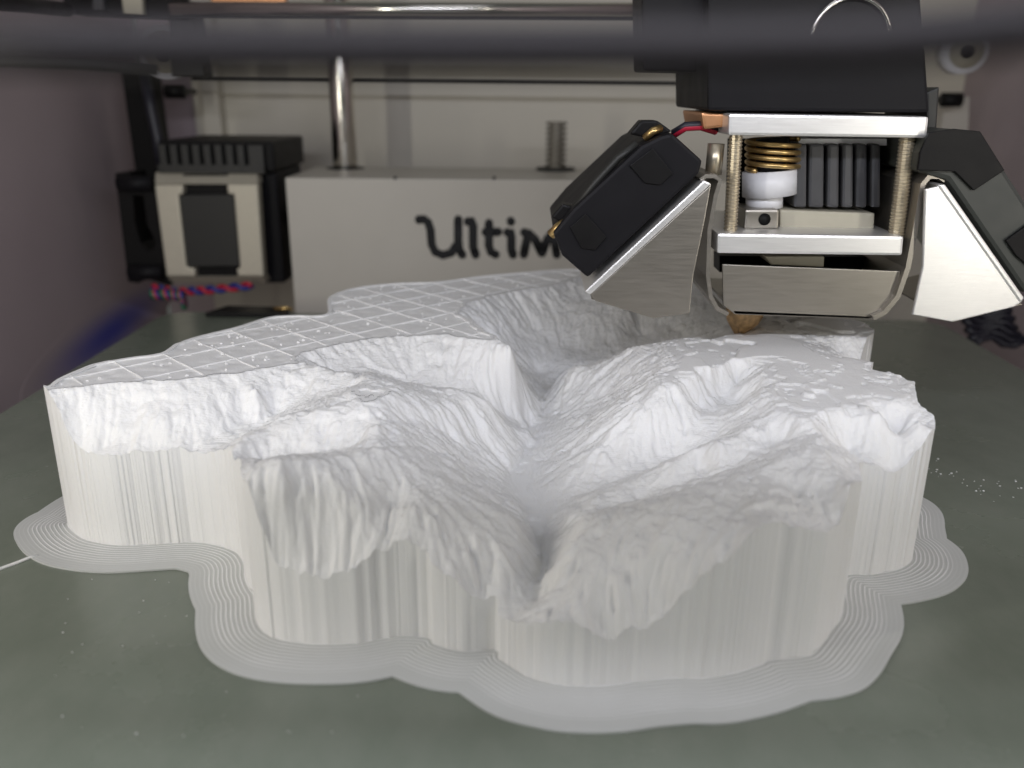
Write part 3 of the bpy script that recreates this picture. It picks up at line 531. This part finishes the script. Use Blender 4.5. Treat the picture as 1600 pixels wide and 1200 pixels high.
# ------------------------------------------------------------ axes at the top
yb = 33.0
tag(MB().tube([at(268, 14, 29.5), at(1010, 16, 29.5)], .21, 20).build('cross_rod', M['chrome'], smooth=True), 'shiny horizontal guide rod along the top edge left of the print head', 'rod')
tag(MB().box(tuple(at(268, 29, 29.9)), tuple(at(1110, 22, 30.2))).build('rod_rail', M['black']), 'thin black rail directly below the shiny horizontal rod', 'rail')
tag(MB().tube([at(300, 121, 36), at(1120, 130, 36)], .085, 8).build('drive_belt', M['belt']), 'thin dark belt crossing the pale back wall', 'belt')
tag(MB().box(tuple(at(330, 6, 31)), tuple(at(450, -6, 31.4))).build('copper_bushing', M['copper'], bevel=.03), 'copper coloured bushing at the top edge above the shiny rod', 'bushing')
def pulley(name, px, py, r, Y, label, m=None):
    c = at(px, py, Y); root = empty(name, tuple(c), label, 'pulley')
    MB().tube([c, c + Vector((0, .7, 0))], r, 32).build('rim', m or M['ptfe'], root, True)
    MB().tube([c + Vector((0, -.05, 0)), c + Vector((0, .1, 0))], r * .75, 32).build('hub', M['cream'], root, True)
    MB().tube([c + Vector((0, -.12, 0)), c], r * .3, 16).build('axle', M['black'], root, True)
    return root
pulley('belt_pulley', 256, 82, .9, 33.5, 'white round belt pulley hanging above the motor at the left')
pulley('belt_pulley', 1510, 78, .8, 33.5, 'white round belt pulley right of the print head by the right wall')
for (px, py), lab in (((275, 143), 'small black screw on the back wall under the left pulley'), ((1487, 156), 'small black screw on the back wall under the right pulley')):
    c = at(px, py, 36); rt = empty('wall_screw', tuple(c), lab, 'screw')
    MB().tube([c, c + Vector((0, 2, 0))], .13, 10).build('shaft', M['charcoal'], rt, True); MB().tube([c - Vector((.4, 0, 0)), c + Vector((.35, 0, 0))], .28, 12).build('head', M['black'], rt, True)
tc = empty('corner_block', tuple(at(170, 25, 30)), 'black sliding block with a white cap in the top left corner', 'slider block')
MB().hull([at(100, 22, 30), at(270, 30, 30), at(270, -30, 30), at(95, -30, 30)], (0, 1.5, 0)).build('block', M['black'], tc, bevel=.05)
MB().hull([at(193, 22, 29.7), at(223, 24, 29.7), at(220, -20, 29.7), at(188, -20, 29.7)], (0, .25, 0)).build('white_cap', M['cream'], tc, bevel=.03)
MB().hull([at(146, 15, 29.7), at(162, 16, 29.7), at(160, -20, 29.7), at(144, -20, 29.7)], (0, .25, 0)).build('grey_pin', M['fin'], tc)
tag(MB().tube([at(-30, 2, 24), at(40, 8, 26), at(105, 16, 29)], .22, 12).build('left_side_rod', M['black'], smooth=True), 'black rod running along the left wall into the corner block', 'rod')
lp = tag(MB().hull([at(262, 14, 31.3), at(300, 14, 31.3), at(318, 118, 31.3), at(268, 118, 31.3)], (0, 1, 0)).build('pulley_bracket', M['charcoal'], bevel=.05), 'dark bracket between the left pulley and the drive belt', 'bracket')

# ------------------------------------------------------------ print head
YT = 15.6
def ph(zx, zy, Y=YT): return at(960 + zx / 2.2222, zy / 2.2222, Y)
head = empty('print_head', tuple(ph(450, 1170)), 'metal and black print head hovering above the right half of the white model', 'print head')
B_ = lambda q, d, n, m, bv=0: MB().hull(q, (0, d, 0)).build(n, m, head, bevel=bv)
top = B_([ph(325, 180, YT + .3), ph(1080, 165, YT + .3), ph(1095, 392, YT + .3), ph(325, 385, YT + .3)], 3.6, 'housing', M['black_soft'], .06)
B_([ph(325, -60, YT + .9), ph(1060, -60, YT + .9), ph(1078, 178, YT + .9), ph(325, 178, YT + .9)], 2.8, 'upper_housing', M['black'], .06)
B_([ph(95, -40, YT + 1.4), ph(322, -40, YT + 1.4), ph(322, 250, YT + 1.4), ph(100, 245, YT + 1.4)], 1.6, 'side_clamp', M['black'], .06)
B_([ph(1085, 320, YT + .8), ph(1130, 300, YT + .8), ph(1120, 450, YT + .8), ph(1085, 470, YT + .8)], 2.0, 'side_rail', M['charcoal'], .04)
B_([ph(398, 394), ph(1093, 405), ph(1085, 480), ph(395, 470)], 3.4, 'top_plate', M['alu'], .05)
B_([ph(300, 390, YT + .5), ph(396, 394, YT + .5), ph(394, 440, YT + .5), ph(310, 450, YT + .5)], 2.0, 'cable_clamp', M['copper'], .05)
B_([ph(358, 810), ph(1006, 820), ph(1000, 888), ph(356, 880)], 3.2, 'lower_plate', M['alu'], .05)
def screw(a, b, r, name='threaded_rod', m=None):
    n = 110; pts = [a.lerp(b, i / n) for i in range(n + 1)]; MB().tube(pts, [r - (.018 if i % 4 < 2 else 0) for i in range(n + 1)], 14).build(name, m or M['thread'], head)
for dy in (.35, 2.7):
    screw(ph(422, 470, YT + dy), ph(402, 815, YT + dy), .125); screw(ph(1018, 478, YT + dy), ph(978, 822, YT + dy), .145)
# heater-side: spring, coupler, nut
pts = []
for i in range(121):
    t = i / 120; a = t * 2 * math.pi * 4.6; c = ph(550, 482 + 108 * t, YT + 1.2); pts.append(c + Vector((.47 * math.cos(a), .47 * math.sin(a), 0)))
MB().tube(pts, .045, 8).build('brass_spring', M['brass'], head, True)
def cyl(zx, z0, z1, r, name, m, Y=YT + 1.2, seg=28): return MB().tube([ph(zx, z0, Y), ph(zx, z1, Y)], r, seg).build(name, m, head, True)
cyl(550, 480, 600, .30, 'inner_tube', M['black'])
cyl(538, 592, 676, .50, 'coupler', M['ptfe']); cyl(520, 676, 722, .34, 'coupler_neck', M['ptfe'])
B_([ph(455, 728, YT + .6), ph(572, 728, YT + .6), ph(570, 795, YT + .6), ph(450, 795, YT + .6)], 1.0, 'brass_block', M['steel'], .04)
c = ph(522, 762, YT + .58); MB().tube([c, c + Vector((0, .1, 0))], .11, 18).build('block_hole', M['black'], head, True)
B_([ph(575, 728, YT + .9), ph(905, 740, YT + .9), ph(900, 815, YT + .9), ph(575, 812, YT + .9)], 1.6, 'base_block', M['cream'], .04)
for k, (xx, w) in enumerate(((655, 28), (712, 34), (768, 26), (818, 24), (866, 24), (915, 20))):
    B_([ph(xx - w, 500, YT + 1.0), ph(xx + w * .5, 500, YT + 1.0), ph(xx + w * .45, 722, YT + 1.0), ph(xx - w - 4, 720, YT + 1.0)], 1.4, 'cooling_fin', M['fin'], .05)
B_([ph(640, 482, YT + 1.3), ph(945, 482, YT + 1.3), ph(945, 505, YT + 1.3), ph(640, 500, YT + 1.3)], 1.2, 'fin_cap', M['ptfe'])
B_([ph(400, 482, YT + 2.9), ph(1010, 482, YT + 2.9), ph(990, 808, YT + 2.9), ph(390, 808, YT + 2.9)], .2, 'rear_fan_panel', M['black'])
B_([ph(520, 890, YT + .7), ph(730, 890, YT + .7), ph(728, 928, YT + .7), ph(545, 920, YT + .7)], 1.2, 'insulator', M['cream'], .03)
B_([ph(365, 888, YT + 1.8), ph(1000, 892, YT + 1.8), ph(990, 945, YT + 1.8), ph(365, 945, YT + 1.8)], .6, 'heater_block', M['black'])
# folded steel shroud plate
B_([ph(375, 918, YT + .1), ph(992, 942, YT + .1), ph(985, 1005, YT + .1), ph(920, 1095, YT + .1), ph(880, 1108, YT + .1), ph(420, 1092, YT + .1), ph(378, 1060, YT + .1)], .06, 'shroud_plate', M['steel'], .015)
B_([ph(415, 1080, YT + .1), ph(900, 1100, YT + .1), ph(900, 1106, YT + .1), ph(415, 1090, YT + .1)], 3.0, 'shroud_floor', M['steel'])
def strip(pts, w, t, name, m):
    """a bent strip running back from the front face"""
    bm = bmesh.new(); rows = []
    for i, p in enumerate(pts):
        a = pts[max(i - 1, 0)]; b_ = pts[min(i + 1, len(pts) - 1)]; d = (Vector(b_) - Vector(a)).normalized(); nrm = Vector((-d.z, 0, d.x)) * t / 2
        p = Vector(p); rows.append([bm.verts.new(p - nrm), bm.verts.new(p + nrm), bm.verts.new(p + nrm + Vector((0, w, 0))), bm.verts.new(p - nrm + Vector((0, w, 0)))])
    for r1, r2 in zip(rows[:-1], rows[1:]):
        for k in range(4): bm.faces.new((r1[k], r1[(k + 1) % 4], r2[(k + 1) % 4], r2[k]))
    bm.faces.new(rows[0]); bm.faces.new(rows[-1][::-1]); mb = MB(); mb.bm.free(); mb.bm = bm; return mb.build(name, m, head)
strip([ph(*p, YT - .02) for p in ((300, 625), (318, 612), (350, 612), (368, 628), (352, 680), (330, 800), (325, 960), (335, 1030), (358, 1072), (395, 1092))], 2.6, .07, 'left_bracket_strip', M['steel'])
strip([ph(*p, YT - .02) for p in ((1150, 625), (1130, 612), (1095, 612), (1072, 640), (1065, 680), (1045, 800), (1020, 930), (985, 1030), (940, 1085), (900, 1105))], 2.6, .09, 'right_bracket_strip', M['steel'])
# nozzle
a = ph(450, 1090, YT + 1.7); tip = ph(432, 1168, YT + 1.7)
nb = MB(); nb.tube([a + Vector((0, 0, .3)), a, a + (tip - a) * .35, tip], [.38, .38, .30, .04], 24)
for v in nb.bm.verts: v.co += Vector([random.uniform(-.025, .025) for _ in range(3)])
nb.build('nozzle', M['nozzle'], head, True)
# left fan duct (folded sheet, real depth) and fan
def pl(zx, zy, Y=YT): return at(840 + zx / 3.3333, 160 + zy / 3.3333, Y)
YD = YT - .2
B_([pl(275, 1000, YD), pl(905, 425, YD), pl(895, 480, YD), pl(870, 620, YD), pl(812, 900, YD), pl(792, 1098, YD), pl(600, 1124, YD), pl(300, 1035, YD)], .08, 'left_duct_face', M['steel'], .02)
MB().hull([pl(244, 985, YD - .03), pl(868, 405, YD - .03), pl(905, 425, YD - .03), pl(275, 1003, YD - .03)], (0, 3.4, 0)).build('left_duct_fold', M['alu'], head, bevel=.03)
MB().hull([pl(600, 1118, YD + .09), pl(792, 1092, YD + .09), pl(792, 1098, YD + .09), pl(600, 1124, YD + .09)], (0, 3.2, 0)).build('left_duct_sole', M['steel'], head)
MB().hull([pl(280, 1012, YD + .09), pl(600, 1116, YD + .09), pl(600, 1122, YD + .09), pl(280, 1024, YD + .09)], (0, 3.2, 0)).build('left_duct_lip', M['steel'], head)
fan = MB().hull([pl(262, 915, YD + .05), pl(840, 372, YD + .05), pl(860, 305, YD + .05), pl(700, 160, YD + .05), pl(640, 175, YD + .05), pl(540, 225, YD + .05), pl(185, 555, YD + .05), pl(80, 680, YD + .05), pl(130, 800, YD + .05)], (0, 3.5, 0)).build('left_fan', M['black_soft'], head, bevel=.06)
for q_ in ([(480, 330), (600, 240), (705, 370), (640, 430), (560, 420)], [(170, 650), (250, 580), (360, 700), (300, 770), (230, 760)]):
    MB().hull([pl(*p, YD) for p in q_], (0, .04, 0)).build('fan_recess', M['black'], head, bevel=.01)
MB().tube([pl(190, 560, YD + .3), pl(300, 420, YD + .3), pl(420, 290, YD + .3), pl(520, 215, YD + .3)], .07, 10).build('fan_rim', M['charcoal'], head, True)
for q_, m_ in (([(480, 165), (540, 95), (625, 95), (700, 150), (640, 180), (540, 180)], 'black'), ([(70, 600), (130, 530), (200, 545), (180, 600), (110, 620)], 'black')):
    MB().hull([pl(*p, YD + .5) for p in q_], (0, .5, 0)).build('fan_clip', M[m_], head, bevel=.04)
MB().tube([pl(560, 185, YD + .4), pl(600, 150, YD + .3), pl(640, 135, YD + .4)], .07, 8).build('clip_spring', M['brass'], head, True)
MB().tube([pl(70, 690, YD + .3), pl(110, 650, YD + .25), pl(150, 625, YD + .3)], .09, 8).build('clip_spring', M['brass'], head, True)
for dz, cc in ((0, 'red'), (.14, 'blackw')): MB().tube([pl(705, 170 - dz * 60, YD + 1), pl(770, 130 - dz * 60, YD + .9), pl(850, 125 - dz * 60, YD + .9), pl(930, 150, YD + 1)], .07, 8).build('fan_wire', M[cc], head, True)
cyl_ = MB().tube([pl(930, 215, YT + .6), pl(915, 375, YT + .6)], .15, 14).build('bracket_post', M['thread'], head, True)
# right fan duct and fan
def pr(zx, zy, Y=YT): return at(1360 + zx / 2.5, 80 + zy / 2.5, Y)
B_([pr(215, 540, YD), pr(275, 525, YD), pr(592, 980, YD), pr(560, 1000, YD), pr(320, 1058, YD), pr(165, 1030, YD), pr(205, 840, YD)], .08, 'right_duct_face', M['alu'], .02)
MB().hull([pr(262, 522, YD - .03), pr(292, 520, YD - .03), pr(603, 965, YD - .03), pr(588, 985, YD - .03)], (0, 3.4, 0)).build('right_duct_fold', M['alu'], head, bevel=.03)
MB().hull([pr(320, 1050, YD + .09), pr(590, 985, YD + .09), pr(592, 990, YD + .09), pr(320, 1058, YD + .09)], (0, 3.2, 0)).build('right_duct_sole', M['steel'], head)
MB().hull([pr(300, 505, YD + .1), pr(185, 470, YD + .1), pr(195, 400, YD + .1), pr(230, 320, YD + .1), pr(330, 305, YD + .1), pr(430, 315, YD + .1), pr(530, 470, YD + .1), pr(640, 640, YD + .1), pr(680, 820, YD + .1), pr(605, 950, YD + .1)], (0, 3.5, 0)).build('right_fan', M['fanblade'], head, bevel=.08)
for q_ in ([(185, 465), (195, 395), (230, 318), (330, 303), (430, 313), (525, 465), (405, 545), (330, 470)], [(530, 740), (640, 660), (690, 780), (640, 860), (570, 800)]):
    MB().hull([pr(*p, YD + .02) for p in q_], (0, .07, 0)).build('fan_frame', M['black'], head, bevel=.015)
# bearing ring on the upper housing
c = at(1328, 62, YT + .85); ringp = [c + Vector((.68 * math.cos(t * math.pi / 20), 0, .68 * math.sin(t * math.pi / 20))) for t in range(41)]
MB().tube(ringp, .05, 8, cap=False).build('bearing_ring', M['chrome'], head, True)
# cable chain and bracket behind the right rear corner
ch = empty('cable_bundle', tuple(at(1525, 520, 26)), 'dark braided cable bundle beyond the right rear corner of the bed', 'cables')
for k in range(6):
    p0 = at(1495 + 5 * k, 488 + 9 * k, 29); q = [p0 + Vector((.35 * i, .1 * math.sin(i), .16 * math.sin(i * 1.7 + k))) for i in range(6)]
    MB().tube(q, .13, 8).build('cable', M['blackw'], ch, True)
tag(MB().hull([at(1478, 150, 37), at(1515, 152, 37), at(1512, 212, 37), at(1470, 205, 37)], (0, .3, 0)).build('wall_bracket', M['white_plate']), 'small pale plate on the back wall beside the right pulley', 'bracket')

# ------------------------------------------------------------ near cable crossing the view, out of focus
Yc = 3.0
tag(MB().tube([at(-150, 70, Yc), at(150, 72, Yc), at(500, 74, Yc), at(800, 74, Yc), at(1100, 72, Yc), at(1350, 66, Yc), at(1600, 42, Yc), at(1800, 10, Yc)], .085, 16).build('front_cable', M['soft_cable'], smooth=True), 'grey blurred cable crossing the whole top of the view close to the lens', 'cable')
tag(MB().tube([at(-80, 97, 9), at(130, 104, 9), at(245, 112, 9.5)], .05, 8).build('left_front_rod', M['belt'], smooth=True), 'thin dark line along the top of the left wall', 'belt')

# soft-edged blue reflection painted as a thin patch on the left wall
def atx(x, y, X_):
    d = ray(x, y); return Vector(CAM + d * (X_ / d[0]))
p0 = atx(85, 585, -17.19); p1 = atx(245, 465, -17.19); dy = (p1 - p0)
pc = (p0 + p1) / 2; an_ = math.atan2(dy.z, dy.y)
fo = MB().hull([pc + Vector((0, math.cos(t_) * dy.length * .74 * math.cos(an_) - math.sin(t_) * 1.33 * math.sin(an_), math.cos(t_) * dy.length * .74 * math.sin(an_) + math.sin(t_) * 1.33 * math.cos(an_))) for t_ in [2 * math.pi * k / 48 for k in range(48)]], (.012, 0, 0)).build('painted_blue_reflection', None)
fm = mat('painted_blue_reflection', (.46, .385, .40), .5); fo.data.materials.append(fm); nt = fm.node_tree; L = nt.links.new; b = nt.nodes['Principled BSDF']
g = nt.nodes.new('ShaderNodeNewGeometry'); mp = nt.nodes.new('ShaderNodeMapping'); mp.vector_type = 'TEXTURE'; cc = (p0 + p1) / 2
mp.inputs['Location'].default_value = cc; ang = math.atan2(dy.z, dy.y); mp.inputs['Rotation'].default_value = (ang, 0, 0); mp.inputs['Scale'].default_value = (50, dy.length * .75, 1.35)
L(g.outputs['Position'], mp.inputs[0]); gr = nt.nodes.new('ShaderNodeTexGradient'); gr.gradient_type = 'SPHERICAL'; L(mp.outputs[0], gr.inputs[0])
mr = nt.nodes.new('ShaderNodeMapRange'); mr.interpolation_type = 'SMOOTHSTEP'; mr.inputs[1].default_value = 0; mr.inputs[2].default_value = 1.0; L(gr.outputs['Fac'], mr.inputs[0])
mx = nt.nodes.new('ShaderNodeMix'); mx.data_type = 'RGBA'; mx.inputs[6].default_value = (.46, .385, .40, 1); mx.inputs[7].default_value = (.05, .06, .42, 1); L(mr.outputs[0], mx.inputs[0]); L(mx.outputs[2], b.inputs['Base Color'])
tag(fo, 'soft edged dark blue reflection painted low on the left wall beyond the bed', 'film')

# ------------------------------------------------------------ crumbs and strands on the glass
cr = MB()
for k in range(150):
    t = random.random(); x = random.uniform(7.2, 11.5) if k < 105 else random.uniform(-8, -2); y = random.uniform(9, 18) if k < 105 else random.uniform(7.8, 11.5)
    if k < 105: y = 17.5 - (x - 7) * random.uniform(.9, 2.3)
    r_ = random.uniform(.006, .022) * (2.2 if k in (5, 40, 77) else 1)
    if k >= 105: r_ *= .6
    if y < 8 or (k < 105 and x < 7.6 and y < 13): continue
    mm = bmesh.ops.create_icosphere(cr.bm, subdivisions=1, radius=r_)
    for v in mm['verts']: v.co = Vector((v.co.x * random.uniform(.7, 1.6), v.co.y * random.uniform(.7, 1.5), v.co.z * .6 + r_ * .5)) + Vector((x, y, 0))
tag(cr.build('plastic_crumbs', M['pla'], smooth=True), 'tiny white plastic crumbs scattered on the green glass', 'crumbs', kind='stuff')
def strand(px, r, label, name='filament_strand'):
    P = [Vector((*atz(a_, b_, .02)[:2], .02)) for a_, b_ in px]; tag(MB().tube(P, r, 6).build(name, M['pla'], smooth=True), label, 'filament strand')
strand([(-40, 905), (0, 889), (25, 880), (45, 872), (60, 868)], .028, 'thick white filament strand lying on the glass at the far left of the brim')
